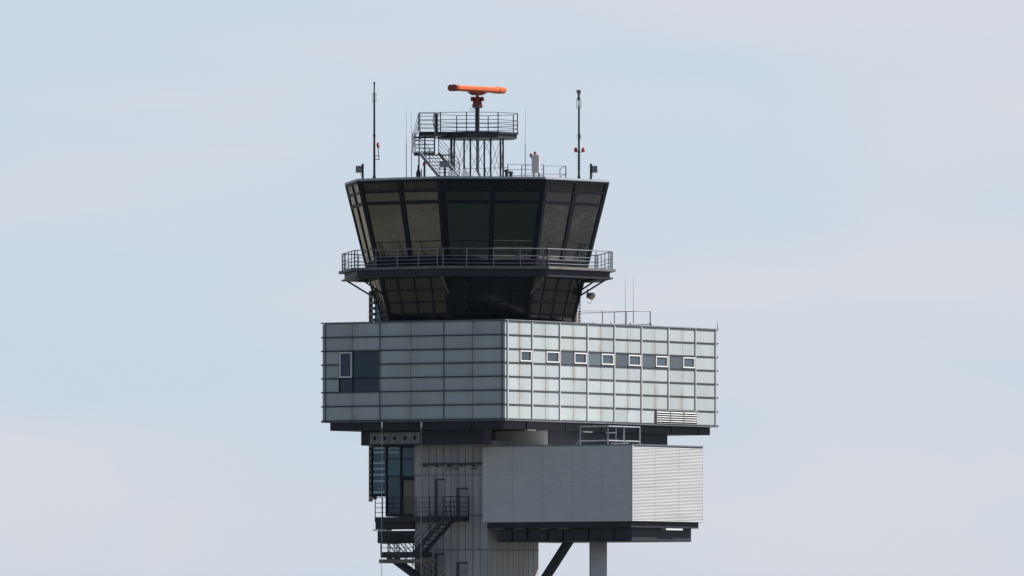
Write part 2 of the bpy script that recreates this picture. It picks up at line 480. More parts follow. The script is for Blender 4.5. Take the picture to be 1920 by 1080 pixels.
# plate with round holes
q = MB(); ua, ub = FG.u(789), FG.u(695); za, zc_ = zg0 + .08, zg1 - .12
n_h = 5; cw = (ub - ua) / n_h; hr = .125
for i in range(n_h):
    a0, a1 = ua + cw * i, ua + cw * (i + 1); um, zm = (a0 + a1) / 2, (za + zc_) / 2
    outer = [(a1, zm), (a1, zc_), (um, zc_), (a0, zc_), (a0, zm), (a0, za), (um, za), (a1, za)]
    inner = [(um + hr * math.cos(R(45 * t)), zm + hr * math.sin(R(45 * t))) for t in range(8)]
    for t in range(8):
        j = (t + 1) % 8
        l = [outer[t], outer[j], inner[j], inner[t]]
        q.hexa([FG.p(u, .06, z) for u, z in l], [FG.p(u, .10, z) for u, z in l])
q.build('pierced_plate', 'rail', G1)


# ---- shaft --------------------------------------------------------
S = XY(914, -118)
SL, SR = Face(S, dl, nL), Face(S, dr, nR)
W1, W2 = SL.u(777), SR.u(1010)
q = MB(); q.prism([S + (dl + dr) * .05, S + dl * (W1 - .05) + dr * .05, S + dl * (W1 - .05) + dr * (W2 - .05), S + dl * .05 + dr * (W2 - .05)], 0, zg0 + .3)
SH = q.build('shaft', 'soffit', TOWER)
zs_top = zg0 + .298
zj = [Z(p, -80) for p in (891, 967, 1031)]
zlev = [zs_top] + zj
st = (zj[0] - zj[2])
while zlev[-1] > st: zlev += [zlev[-3 + 1] - st if False else zlev[-1] - st / 2]
zlev.append(0)
SF = Face(S + dl * W1 + dr * W2, -dl, dr), Face(S + dl * W1 + dr * W2, -dr, dl)
door_px = [(815.5, 834.5), (856.5, 877.5)]
dz = [(Z(966.5, -80), Z(897.5, -80), Z(914.5, -80)), (Z(1106, -80), Z(1037, -80), Z(1054, -80))]
for F, L, nb in ((SL, W1, 10), (SR, W2, 10), (SF[0], W1, 10), (SF[1], W2, 10)):
    mb = MB()
    for i in range(len(zlev) - 1):
        for c in range(nb):
            F.panel(mb, L * c / nb + .02, L * (c + 1) / nb - .02, zlev[i + 1] + .02, zlev[i] - .02, 0, '01'[c % 2], rv(), .06)
    mb.build('wall_panel_sheet', 'shaft', SH)
q = MB()
for i in range(1, len(zlev) - 1):
    SL.box(q, -.02, W1, zlev[i] - .035, zlev[i] + .035, -.02, .03); SR.box(q, 0, W2, zlev[i] - .03, zlev[i] + .03, -.02, .025)
q.build('joint_strip', 'rail', SH)
for a, b, c in dz:
    for (p0, p1), top in zip(door_px, (b, c)):
        q = MB(); u0, u1 = SL.u(p1), SL.u(p0)
        SL.box(q, u0, u1 - .22, a + .02, top - .1, -.02, .04)
        D_ = q.build('steel_door', 'doorpaint', TOWER)
        q = MB(); SL.box(q, u1 - .22, u1, a, top, -.02, .055); SL.box(q, u0, u1, top - .1, top, -.02, .09)
        q.build('door_frame', 'jamb', D_)
        q = MB(); um = u0 + .1; q.bar(SL.p(um, .09, a + 1.15), SL.p(um + .18, .09, a + 1.15), .05); q.bar(SL.p(um, .04, a + 1.15), SL.p(um, .1, a + 1.15), .05); q.build('handle', 'rail', D_)
# cable tray and wall lamp
q = MB(); zt_ = Z(870, -80); SL.box(q, SL.u(904), SL.u(793), zt_ - .07, zt_ + .07, .08, .3)
for px in (800, 822, 845, 868, 890): SL.box(q, SL.u(px), SL.u(px) + .06, zt_ - .16, zt_ - .071, 0, .32)
SL.box(q, SL.u(893), SL.u(886), zt_ - .32, zt_ - .25, 0, .2)
q.build('cable_tray', 'jamb', TOWER)
q = MB(); a = SL.p(SL.u(838), .45, Z(882, -80)); b = SL.p(SL.u(844), .35, Z(872, -80)); q.tube(a, b, .13, .10, 10)
lamp = q.build('wall_lamp', 'galv', TOWER); q = MB(); q.bar(SL.p(SL.u(857), .05, Z(878.5, -80)), b - UP * .15, .06); q.bar(SL.p(SL.u(857), -.01, Z(878.5, -80)), SL.p(SL.u(857), .12, Z(878.5, -80)), .14); q.build('bracket', 'rail', lamp)
# link wall between shaft and annex, under the storey
Lk = XY(1027, -100)
FK, FK2 = Face(Lk, dl, nL), Face(Lk, dr, nR)
zk0, zk1 = Z(834.5, -320) + .035, zg1 - .01
q = MB(); u1 = FK.u(929); q.prism([Lk, Lk + dl * u1, Lk + dl * u1 + dr * 3, Lk + dr * 3], zk0, zk1); q.build('link_wall', 'white', TOWER)
q = MB(); FK2.box(q, .0, FK2.u(1250), zk0 + .02, zk1, .004, .06); FK2.box(q, 3.03, FK2.u(1250), zk0 + .02, zk1, -.7, .002); q.build('support_girder', 'soffit', TOWER)
q = MB(); i_ = 1.05
q.prism([S + (dl + dr) * i_, S + dl * (W1 - .3) + dr * i_, S + dl * (W1 - .3) + dr * (W2 - .1), S + dl * i_ + dr * (W2 - .1)], zg0 + .29, zg1 - .004)
q.build('shaft_head', 'backing', TOWER)
# ---- glazed stair bay --------------------------------------------
BY = SL                                            # continues the plane of the shaft's left face
uL, uR, uMid = SL.u(694.5), SL.u(779.5), SL.u(723.5)
zc1, zc0 = zg0 - .01, Z(968, -40)
zw0 = Z(929, 0)
q = MB(); wd = 2.6
q.box(SL.p(W1 + .02, -.15, zc0), dl * (uMid - W1), -nL * wd, UP * (zc1 - zc0))
q.box(SL.p(uMid + .02, -.15, zw0), dl * (uL - uMid - .06), -nL * wd, UP * (zc1 - zw0))
q.box(SL.p(W1 + .4, -.35, zc1 - .2), dl * (uL - W1 - .6), -nL * (wd - .4), UP * (Z(548, 20) - zc1 + .2))
BAY = q.build('stair_bay', 'soffit', TOWER)
cols = [(697.5, 722, 929), (725.5, 749, 968), (753, 778, 968)]
for (p0, p1, pb) in cols:
    u0, u1 = SL.u(p1), SL.u(p0); zb_ = Z(pb - 3, 0)
    rows = [(zb_, zc1 - .1)] if p0 < 720 else ([(zb_, Z(893, 0)), (Z(892, 0), Z(861, 0)), (Z(860, 0), zc1 - .1)] if p0 < 740 else [(Z(893, -20), Z(861, 0)), (Z(860, 0), zc1 - .1)])
    for z0, z1 in rows:
        q = MB(); SL.box(q, u0, u1, z0, z1, -.14, -.08); q.build('bay_window', 'bayglass', BAY)
q = MB(); SL.box(q, SL.u(777), SL.u(755.5), Z(965, -20), Z(901, -20), -.14, -.07); q.build('glass_door', 'baydoor', BAY)
u0, u1 = SL.u(720.5), SL.u(699.5)
for i, py in enumerate((840, 848, 868, 879, 890, 902, 923)):
    q = MB(); SL.box(q, u0, u1, Z(py + 1.2, 0), Z(py - 1.6, 0), -.10, -.05); q.build('blind_slat', 'bayblind', BAY)
for py in (840, 848):
    q = MB(); SL.box(q, SL.u(747), SL.u(728), Z(py + 1.6, 0), Z(py - 1.2, 0), -.10, -.05); q.build('blind_slat', 'bayblind', BAY)
q = MB()
for p, pb in ((723.7, 968), (751, 968), (779, 968), (696.5, 931)): SL.box(q, SL.u(p) - .08, SL.u(p) + .06, Z(pb, 0), zc1, -.14, -.03)
for p0, p1, py in ((696, 723, 929), (724, 779, 966.5), (752, 779, 896)): SL.box(q, SL.u(p1), SL.u(p0), Z(py + 2, 0), Z(py - 2, 0), -.14, -.035)
for p0, p1, py in ((724, 779, 860.5), (724, 751, 893)): SL.box(q, SL.u(p1), SL.u(p0), Z(py + .8, 0), Z(py - .8, 0), -.14, -.05)
q.build('bay_frame', 'frame', BAY)
# sun-blind ladder on the outer edge, below and above the storey
q = MB()
e = uL + .04
for w in (.0,): 
    q.box(SL.p(e + .12, -.5, Z(940, 0)), dl * .07, nL * .35, UP * (Z(545, 20) - Z(940, 0)))
n_s = 40; zA, zB = Z(936, 0), Z(548, 20)
n_s = int((zB - zA) / .36)
for i in range(n_s):
    z = zA + (zB - zA) * i / n_s; q.box(SL.p(e - .2, -.5, z), dl * .32, nL * .35, UP * .17)
q.build('sunblind_fins', 'beige', BAY)
# glazing that shows above the storey's roof
q = MB(); FBY = Face(SL.p(0, -.35, 0), dl, nL)
FBY.box(q, FBY.u(720.5), FBY.u(703.5), ztop - 1, Z(549, 20), 0, .05); q.build('bay_window', 'bayglass', BAY)
for py in (562, 572, 583, 593):
    q = MB(); FBY.box(q, FBY.u(720), FBY.u(709), Z(py + 1.5, 20), Z(py - 1.5, 20), .05, .08); q.build('blind_slat', 'bayblind', BAY)
# box under the bay
q = MB(); zp = Z(968, -60)
SL.box(q, SL.u(778), SL.u(708), Z(992, -20), zp - .28, -1.5, .25); SL.box(q, SL.u(779), SL.u(707), Z(1018, -20), Z(995, -20), -2.2, -.05)
q.build('bay_floor_beam', 'dark_steel', TOWER)
q = MB(); SL.box(q, SL.u(728), SL.u(704), Z(994.6, -20), Z(992.4, -20), -.4, .3); q.build('floor_edge_strip', 'galv', TOWER)

# ---- outside stair ------------------------------------------------
FS = MB()
uu = lambda px, n: (914 - px - .545 * n) / .8387 * U      # survey: point on a lane n units out from the shaft's left face
def SP(px, py, n): return SL.p(uu(px, n), n * U, Z(py, -118 + (914 - px) * .65 - n * .84))
z1_ = Z(969, -60); z2_ = Z(1035, -60)
ua, ub = uu(880, 0), uu(694, 44)
SL.box(FS, ua, ub, z1_ - .30, z1_, .03, .95)
SL.box(FS, ua, uu(853, 29) + .02, z1_ - .30, z1_ - .003, .952, 2.1)
FIRE = FS.build('stair_landing', 'dark_steel', TOWER)
uLa, uLb = uu(790, 64), uu(714, 64)
q = MB(); SL.box(q, uLa, uLb, z2_ - .36, z2_, .9, 2.15); SL.box(q, uLb - .7, uLb, z2_ - .36, z2_ - .003, .05, .898)
q.build('stair_landing', 'dark_steel', TOWER)
q = MB(); SL.box(q, uu(798, 66), uu(711, 66), z2_ - .70, z2_ - .46, .9, 2.2); q.build('landing_beam', 'band', TOWER)
wv = nL * .8
q = MB(); t1 = SL.p(uu(853, 29), .97, z1_ - .12); b1 = SL.p(uu(794, 29), .97, z2_ - .12)
stair(q, t1, b1, nL * 1.12, 9, .30, .05, .26); q.build('stair_flight', 'dark_steel', TOWER)
q = MB(); t2 = SL.p(uu(735, 10), .04, z2_ - .3); b2 = SL.p(uu(850, 10), .04, z2_ - 4.6 * .62 - .3)
stair(q, t2, b2, wv, 12, .30, .05, .26); q.build('stair_flight', 'dark_steel', TOWER)
z3_ = b2.z
q = MB(); SL.box(q, uu(880, 0), uu(850, 0), z3_ - .3, z3_, .03, 1.6)
q.build('stair_landing', 'dark_steel', TOWER)
q = MB(); hh = 1.22; LV = (1, .72, .48, .24)
rail_run(q, SL.p(uu(856, 30), .93, z1_), SL.p(ub - .03, .93, z1_), hh, 6, LV, .022, .014)
rail_run(q, SL.p(ub - .03, .93, z1_), SL.p(ub - .03, .1, z1_), hh, 1, LV, .03, .02)
rail_run(q, SL.p(ua + .03, .05, z1_), SL.p(ua + .03, 2.07, z1_), hh, 2, LV, .03, .02)
rail_run(q, SL.p(ua + .03, 2.07, z1_), SL.p(uu(853, 29), 2.07, z1_), hh, 1, LV, .03, .02)
for w in (1.0, 2.06):
    a, b = SL.p(uu(853, 29), w, z1_ - .02), SL.p(uu(794, 29), w, z2_ + .02)
    rail_run(q, a, b, 1.1, 4, (1, .66, .33), .022, .015)
rail_run(q, SL.p(uLa, 2.12, z2_), SL.p(uLb, 2.12, z2_), 1.1, 5, LV, .022, .014)
rail_run(q, SL.p(uLb - .03, 2.12, z2_), SL.p(uLb - .03, .1, z2_), 1.1, 2, LV, .028, .02)
for w in (.06, .82):
    a, b = SL.p(uu(735, 10), w, z2_ - .25), SL.p(uu(850, 10), w, z3_)
    rail_run(q, a, b, 1.1, 5, (1, .66, .33), .022, .015)
# sloping balusters of the flight behind
for i in range(7):
    a = SL.p(uu(735 + i * 8, 10), .1, z2_ + .05); q.bar(a, a + dl * .9 + UP * .95, .04)
q.build('stair_railing', 'dark_steel', TOWER)
q = MB(); SL.box(q, uu(818, 0), uu(795, 0), Z(966.2, -60), Z(964.6, -60), .6, .92); q.build('threshold_plate', 'galv', TOWER)

# ---- annex --------------------------------------------------------
A = XY(1185, -320)
AFL, AFR = Face(A, dl, nL), Face(A, dr, nR)
A1, A2 = AFL.u(905), AFR.u(1318)
za1, za0 = Z(834.5, -320), Z(977, -320)
q = MB(); q.prism([A + (dl + dr) * .08, A + dl * (A1 - .02) + dr * .08, A + dl * (A1 - .02) + dr * (A2 - .08), A + dl * .08 + dr * (A2 - .08)], za0 + .02, za1 - .02)
ANX = q.build('annex', 'backing', TOWER)
def ribs(F, L, n, dep, name, seams, mat='ribbed'):
    mb = MB(); hgt = (za1 - za0) / n
    for sx in range(seams):
        a, b = L * sx / seams + .006, L * (sx + 1) / seams - .006
        for i in range(n):
            z0 = za0 + i * hgt
            prof = [(0, -.0), (.30, dep), (.55, dep), (.85, 0), (1, 0)]
            j = .25 * (random.random() - .5) * hgt * .5
            for (t0, w0), (t1, w1) in zip(prof[:-1], prof[1:]):
                mb.face([F.p(a, w0 - dep, z0 + t0 * hgt), F.p(b, w0 - dep, z0 + t0 * hgt), F.p(b, w1 - dep, z0 + t1 * hgt), F.p(a, w1 - dep, z0 + t1 * hgt)])
    return mb.build(name, mat, ANX)
ribs(AFL, A1, 46, .012, 'ribbed_cladding', 5, 'flat_sheet')
ribs(AFR, A2, 52, .020, 'ribbed_cladding', 3)
c3 = A + dl * A1 + dr * A2
ribs(Face(c3, -dl, dr), A1, 46, .03, 'ribbed_cladding', 1); ribs(Face(c3, -dr, dl), A2, 46, .03, 'ribbed_cladding', 1)
q = MB()
for F, L in ((AFL, A1), (AFR, A2)):
    F.box(q, -.02 if F is AFL else .3, L, za1 + .002, za1 + .07, -.3, .05)
q.build('annex_cap', 'rail', ANX)
q = MB(); q.box(A + dl * .0 + UP * za0 - dl * .012 - dr * .012, dl * .07, dr * .07, UP * (za1 - za0)); q.build('corner_trim', 'galv', ANX)
q = MB(); q.prism([A + (dl + dr) * .1, A + dl * (A1 - .1) + dr * .1, A + dl * (A1 - .1) + dr * (A2 - .1), A + dl * .1 + dr * (A2 - .1)], za1 - .01, za1 + .03); q.build('annex_roof', 'bounce_roof', ANX)
zu = Z(988.5, -320)
q = MB(); q.prism([A + dl * .2 + dr * .2, A + dl * (A1 - .2) + dr * .2, A + dl * (A1 - .2) + dr * (A2 - .2), A + dl * .2 + dr * (A2 - .2)], zu, za0 + .015)
q.build('annex_soffit', 'soffit', TOWER)
zv = Z(1014, -300)
q = MB(); i0 = .9
AB = Face(A + dl * i0 + dr * i0, dl, nL)
q.prism([A + dl * (i0 - .3) + dr * .9, A + dl * (A1 - .45) + dr * .9, A + dl * (A1 - .45) + dr * (A2 - .42), A + dl * (i0 - .3) + dr * (A2 - .42)], zv, zu - .003)
AB_ = q.build('annex_girder', 'dark_steel', TOWER)
q = MB()
for t in (.1, .3, .5, .62, .78, .9):
    q.box(A + dl * (i0 + (A1 - 1.6) * t) + dr * .84 + UP * zv, dl * .09, dr * .057, UP * (zu - zv - .01))
q.box(A + dl * (i0 - .3) + dr * .75 + UP * (zv), dl * (A1 - 1.2), dr * .14, UP * .05)
q.build('girder_stiffeners', 'frame', AB_)
q = MB(); FW = Face(A + dr * .2, dr, nR)
q.box(A + dl * .22 + dr * 4.3 + UP * (zu - .12), dr * 1.9, dl * .4, UP * .11); q.build('soffit_lamp', 'white', TOWER)
q = MB()
for t in (.12, .25, .42, .55): q.box(A + dl * A1 * (1 - t) + dr * .35 + UP * (zu - .07), dl * .7, dr * .3, UP * .06)
q.build('cable_tray', 'lampgrey', TOWER)
# column and strut
cc = XY(1121.5, -125)
q = MB(); q.tube((cc.x, cc.y, 0), (cc.x, cc.y, zv + .05), 16.5 * U, n=40); q.build('round_column', 'concrete', TOWER, True)
q = MB(); a = P(1066, 1016, -105); b = P(962, 1178, -44); q.tube(a + (a - b).normalized() * .2, b, .31, n=12); q.build('diagonal_strut', 'dark_steel', TOWER, False)

# ---- roof guard rails --------------------------------------------
q = MB(); zc = za1 + .07
def rail_pts(mb, pts, h, lv, r, foot=True):
    for (p, n), (p2, _) in zip(pts[:-1], pts[1:]):
        rail_run(mb, p, p2, h, n, lv, r, r * .8)
A_ = Face(A - nL * 0 + dr * .9, dl, nL)
yR = lambda px, Y, z: Vector((X(px, Y), Y * U, z))
h1 = Z(799, -270) - zc
pts = [(yR(1088, -235, zc), 3), (yR(1140, -268, zc), 1), (yR(1200, -175, zc), 1)]
rail_run(q, pts[0][0], pts[1][0], h1, 1, (1, .22), .045, .035)
rail_run(q, pts[1][0], pts[2][0], h1, 2, (1, .22), .05, .04)
for p in (pts[0][0], yR(1170, -222, zc)):
    q.bar(p + UP * .35, p + Vector((-.28 if p is pts[0][0] else .3, 0, .02)), .05)
b0 = yR(1155, -200, zc); q.bar(b0, b0 + UP * (h1 - .05), .06); q.box(b0 + Vector((-.3, -.3, 0)), (1.1, 0, 0), (0, .5, 0), (0, 0, .14))
q.build('annex_guard_rail', 'galv', TOWER)
q = MB(); zc = ztop + .02; h2 = Z(580, 0) - zc
rail_run(q, yR(1085, 150, zc), yR(1219, 190, zc), Z(583, 170) - zc, 3, (1, .18), .03, .028)
rail_run(q, yR(1085, 330, zc), yR(1219, 190, zc), Z(583, 190) - zc, 2, (1, .2), .03, .025)
for px in (1110, 1145, 1181, 1219):
    p = yR(px, 150 + (px - 1085) * .3, zc); q.bar(p + UP * .32, p + Vector((.18, 0, 0)), .05)
q.build('storey_guard_rail', 'white', TOWER)
# access ladder beside the cab skirt, duct on the roof
q = MB(); la = yR(1085.5, -40, ztop); lb = yR(1088, -40, ztop)
ztl = Z(552, -40)
for p in (la + Vector((.06, 0, 0)),): q.bar(p, Vector((p.x, p.y, ztl)), .05)
for i in range(9): z = ztop + .2 + i * .2; q.bar((la.x - .05, la.y, z), (la.x + .12, la.y, z), .05)
q.build('roof_ladder', 'dark_steel', TOWER)
q = MB(); a = yR(1078, -10, ztop); q.tube(a, a + UP * .9, .2, .18, 12); q.tube(a + UP * .9, a + Vector((.12, 0, 1.5)), .10, .08); q.build('roof_pipe', 'beige', TOWER)

# cab roof rails
q = MB(); h3 = Z(309.5, 0) - z_roof
rail_run(q, yR(978, -90, z_roof), yR(1061, -60, z_roof), Z(311, -70) - z_roof, 2, (1, .42), .03, .022)
rail_run(q, yR(952, 60, z_roof), yR(1019, 70, z_roof), Z(308, 60) - z_roof, 2, (1, .72, .4), .03, .022)
rail_run(q, yR(868, 90, z_roof), yR(952, 60, z_roof), Z(315, 70) - z_roof, 2, (1,), .02, .02)
p = yR(1061, -60, z_roof); rail_run(q, p, yR(1050, 60, z_roof), Z(311, -70) - z_roof, 1, (1, .42), .03, .022)
q.build('cab_roof_rail', 'galv', TOWER)

# ================================================================== RADAR PLATFORM
PX = X(895, 0)
RP = thing('radar_platform', (PX, 0, z_roof), 'dark steel octagonal platform on thin legs under the orange radar bar', 'platform')
def o2(k, r, z): return Vector((PX + r * U * math.sin(TH[k % 8]), -r * U * math.cos(TH[k % 8]), z))
zd1, zd0 = Z(246, -77), Z(257.5, -77)
q = MB(); q.prism([o2(k, 80, 0) for k in range(8)], zd1 - .12, zd1)
DECK = q.build('deck', 'dark_steel', RP)
q = MB()
q.prism([o2(k, 77, 0) for k in range(8)], zd0, zd1 - .123)
q.build('deck_beam', 'dark_steel', RP)
xe0, xe1 = X(786, -60), X(838, -60)
q = MB(); q.box((xe0, -62 * U, zd1 - .25), (xe1 - xe0, 0, 0), (0, 48 * U, 0), (0, 0, .247))
for px in (788, 815): q.cbox((X(px, -60), -50 * U, zd1 - .36), .08, .5, .22)
q.box((X(776, -60), -62 * U, Z(259.3, -60)), (X(846, -60) - X(776, -60), 0, 0), (0, .12, 0), (0, 0, .07))
q.build('stair_head', 'dark_steel', RP)
for k in range(8):
    for r_ in (R(0),):
        q = MB(); p = o2(k, 50, z_roof); q.bar(p, (p.x, p.y, zd0), .11); q.build('leg', 'dark_steel', RP)
q = MB()
for k in range(8):
    a, b = o2(k, 50, z_roof), o2(k + 1, 50, z_roof); hgt = zd0 - z_roof
    for zz0, zz1 in ((0, hgt),):
        q.tube(a + UP * zz0, b + UP * zz1, .013, n=5); q.tube(a + UP * zz1, b + UP * zz0, .013, n=5)
q.build('cross_bracing', 'dark_steel', RP)
q = MB(); c0 = yR(895.5, -5, z_roof); q.tube(c0 + UP * .6, c0 + UP * (zd0 - z_roof), .10, n=12); q.tube(c0 + Vector((.25, 0, 0)), c0 + UP * .62, .06); q.cbox(c0 + Vector((-.05, 0, .06)), .5, .4, .12)
q.build('cable_pipe', 'rail', RP)
q = MB(); hp = Z(210, -77) - zd1; LV4 = (1, .80, .62, .40, .20)
for k in range(0, 6): rail_run(q, o2(k, 78, zd1), o2(k + 1, 78, zd1), hp, 1, (1, .62, .40, .20), .03, .018)
e1, e2 = Vector((X(826, -60), -60 * U, zd1)), Vector((X(787, -60), -60 * U, zd1))
q.build('railing', 'dark_steel', RP); q = MB(); rail_run(q, o2(0, 78, zd1), e1, hp, 1, (1, .62, .40, .20), .028, .018)
rail_run(q, e1, e2, hp, 1, (1, .8, .62, .40, .20), .028, .018)
rail_run(q, e1 + Vector((0, 44 * U, 0)), e2 + Vector((0, 44 * U, 0)), hp, 1, (1, .62, .40, .20), .026, .017)
q.build('railing', 'dark_steel', RP)
q = MB(); q.cbox((X(818, -40), -40 * U, (zd1 + Z(213, -40)) / 2), .2, .25, Z(213, -40) - zd1); q.bar((X(813.5, -40), -42 * U, Z(214, -40)), (X(812, -40), -42 * U, Z(228, -40)), .05); q.bar((X(812, -40), -42 * U, Z(228, -40)), (X(814.5, -40), -42 * U, Z(240, -40)), .05)
q.bar((X(813.5, -40), -42 * U, Z(214, -40)), (X(818, -40), -41 * U, Z(213.4, -40)), .05); q.build('switch_box', 'dark_steel', RP)
# stairs
zl = Z(287, -110)
xl0, xl1 = X(776, -110), X(816, -110)
q = MB(); q.box((xl0, -136 * U, zl - .12), (xl1 - xl0, 0, 0), (0, 38 * U, 0), (0, 0, .12)); q.bar((xl0, -132 * U, zl - .16), (X(845, -110), -132 * U, zl - .16), .1, .08)
for px in (785.5, 796.5): q.bar((X(px, -110), -118 * U, z_roof), (X(px, -110), -118 * U, zl - .13 if px < 790 else zd1 - .26), .09)
for px in (845,): q.bar((X(px, -110), -132 * U, z_roof), (X(px, -110), -132 * U, Z(259, -110)), .07)
q.build('stair_landing', 'dark_steel', RP)
q = MB(); stair(q, (X(778, -80), -63 * U, zd1 - .2), (X(778, -80), -98 * U, zl), (X(814, -80) - X(778, -80), 0, 0), 5, .2, .045, .2); q.build('stair_flight', 'dark_steel', RP)
q = MB(); wv2 = Vector((36 * U, 17 * U, 0)); tp = Vector((X(786, -140), -137 * U, zl)); bt = Vector((X(825, -140), -172 * U, z_roof + .02))
stair(q, tp, bt, wv2, 7, .24, .045, .2); q.build('stair_flight', 'rail', RP)
q = MB()
for e in (0, 1):
    rail_run(q, tp + wv2 * e, bt + wv2 * e, 1.05, 2, (1, .75, .5, .25), .025, .018)
for xx in (X(774, -100), X(815, -100)):
    a = Vector((xx, -98 * U, zl)); b = Vector((xx + (.35 if xx < X(790, -100) else 0), -63 * U, zd1)); rail_run(q, a, b, 1.15, 1, (1, .66, .33), .03, .02)
rail_run(q, (X(774, -120), -98 * U, zl), (X(774, -120), -135 * U, zl), 1.2, 1, (1, .66, .33), .03, .02)
rail_run(q, (X(774, -120), -135 * U, zl), (X(786, -120), -137 * U, zl), 1.2, 1, (1, .66, .33), .03, .02)
q.build('stair_railing', 'dark_steel', RP)

# ================================================================== RADAR ANTENNA
zcr = Z(171, 0)
RA = thing('radar_antenna', (PX, 0, zd1), 'orange rotating radar bar on a short dark mast above the platform', 'radar antenna')
q = MB(); q.tube((PX, 0, zd1), (PX, 0, Z(200, 0)), 4.2 * U, n=16); q.build('mast', 'dark_steel', RA, False)
q = MB(); zz0, zz1 = Z(199, 0), Z(181.5, 0)
q.tube((PX, 0, zz0), (PX, 0, zz0 + .10), .34, n=16)
q.cbox((PX, 0, zz0 + .28), .56, .5, .36); q.cbox((PX, 0, zz1 - .13), .72, .5, .24)
q.tube((PX - .42, 0, zz1 - .14), (PX + .42, 0, zz1 - .14), .13, n=12)
q.tube((PX, -.3, zz1 - .17), (PX, .3, zz1 - .17), .16, n=12)
q.tube((PX, 0, zz1), (PX, 0, zcr - .12), .10, n=12)
q.build('gearbox', 'orange_shaded', RA)
q = MB(); q.cbox((PX, -.02, zz0 - .06), .62, .55, .1)
for i in range(8):
    a0, a1 = R(180 * i / 8 + 180), R(180 * (i + 1) / 8 + 180)
    q.tube((PX - .3 + .13 * math.cos(a0), -.25, zz0 - .1 + .2 * math.sin(a0)), (PX - .3 + .13 * math.cos(a1), -.25, zz0 - .1 + .2 * math.sin(a1)), .018, n=5)
q.build('mount_plate', 'rail', RA)
bd = Vector((112, 128, 0)).normalized(); bn = Vector((bd.y, -bd.x, 0)); bl = 70 * U
bc = Vector((PX - .02, 0, zcr + .13))
def section(c, w, h_): return [c + bn * x * w + UP * y * h_ for x, y in ((-.5, -.22), (-.3, -.5), (.3, -.5), (.5, -.22), (.5, .22), (.3, .5), (-.3, .5), (-.5, .22))]
q = MB(); q.hexa(section(bc - bd * (bl - .242), .74, .35), section(bc + bd * (bl - .3), .74, .35)); q.build('bar', 'orange', RA)
q = MB(); q.hexa(section(bc - bd * bl, .80, .41), section(bc - bd * (bl - .24), .80, .41)); q.build('end_cap', 'orange_shaded', RA)  # end turned from the sun, its shade put into the colour
q = MB(); q.hexa(section(bc + bd * (bl - .55), .80, .41), section(bc + bd * bl, .80, .41)); q.build('end_cap', 'orange', RA)
q = MB(); a = [bc + bd * x - UP * y for x, y in ((-.75, .2), (.75, .2), (.3, .38), (-.3, .38))]
q.hexa([p - bn * .2 for p in a], [p + bn * .2 for p in a]); q.build('bracket', 'orange_shaded', RA)

# ================================================================== MASTS
def pl(px, py, Y): return P(px, py, Y)
ML = thing('antenna_mast', XY(701.5, -100) + UP * z_roof, 'tall thin dark mast with caged tip and one red lamp on a side arm', 'mast', 'tall masts on the cab roof')
Y = -100; q = MB(); b = yR(701.8, Y, z_roof); q.tube(b, pl(701.8, 191, Y), .075, .06, 10); q.tube(b, b + UP * .25, .12, .09, 10); q.tube(pl(701.8, 256, Y), pl(701.8, 252.5, Y), .09); q.build('pole', 'dark_steel', ML)
q = MB(); q.tube(pl(701.8, 191, Y), pl(701.8, 155, Y), .045, .04); q.tube(pl(701.8, 158, Y), pl(701.8, 154, Y), .06); q.build('tip_rod', 'dark_steel', ML)
q = MB()
for i in range(6):
    a = R(60 * i); o = Vector((math.cos(a), math.sin(a), 0)) * .12
    q.tube(pl(701.8, 192, Y) + o, pl(701.8, 174, Y) + o, .012, n=5)
for py in (174, 190):
    for i in range(6): a, c = R(60 * i), R(60 * i + 60); q.tube(pl(701.8, py, Y) + Vector((math.cos(a), math.sin(a), 0)) * .12, pl(701.8, py, Y) + Vector((math.cos(c), math.sin(c), 0)) * .12, .012, n=5)
q.build('cage', 'galv', ML)
q = MB(); q.bar(pl(702, 299, Y), pl(711, 299, Y), .05); q.bar(pl(702, 292.5, Y), pl(711, 292.5, Y), .045); q.bar(pl(710.5, 300, Y), pl(710.5, 291, Y), .05); q.tube(pl(709.6, 292, Y), pl(709, 275, Y), .03); q.build('lamp_arm', 'rail', ML)
q = MB(); q.tube(pl(709, 277, Y), pl(709, 271, Y), .07, .115, 12); q.tube(pl(709, 271, Y), pl(709, 267, Y), .115, .05, 12); q.build('red_lamp', 'red', ML, True)
Y = -80
MR = thing('antenna_mast', XY(1085.5, -80) + UP * z_roof, 'tall dark mast with a grey sensor head and a pair of red lamps', 'mast', 'tall masts on the cab roof')
q = MB(); b = yR(1085.5, Y, z_roof); q.tube(b, pl(1085.5, 198, Y), .07, .06, 10); q.tube(b, b + UP * .25, .11, .08, 10); q.build('pole', 'dark_steel', MR)
q = MB(); c = pl(1085, 171.5, Y); q.cbox(c, .26, .26, .18); q.tube(pl(1085.3, 174, Y), pl(1085.3, 184, Y), .10, .07, 12); q.cbox(pl(1085, 185.5, Y), .22, .2, .16); q.tube(pl(1085.5, 187, Y), pl(1085.5, 199, Y), .04); q.build('sensor_head', 'lampgrey', MR)
q = MB()
for i in range(6):
    a = R(60 * i + 20); o = Vector((math.cos(a), math.sin(a), 0)) * .14
    q.tube(pl(1085.5, 204, Y) + o, pl(1085.5, 188, Y) + o, .012, n=5)
q.build('cage', 'galv', MR)
q = MB(); q.cbox(pl(1085.8, 256, Y), .2, .2, .28); q.build('junction_box', 'lampgrey', MR)
q = MB(); q.bar(pl(1078, 285, Y), pl(1094, 285, Y), .05); 
for i in range(6):
    z = pl(0, 292 + i * 5, Y).z; q.bar((X(1082, Y), Y * U, z), (X(1089, Y), Y * U, z), .035)
q.build('step_irons', 'rail', MR)
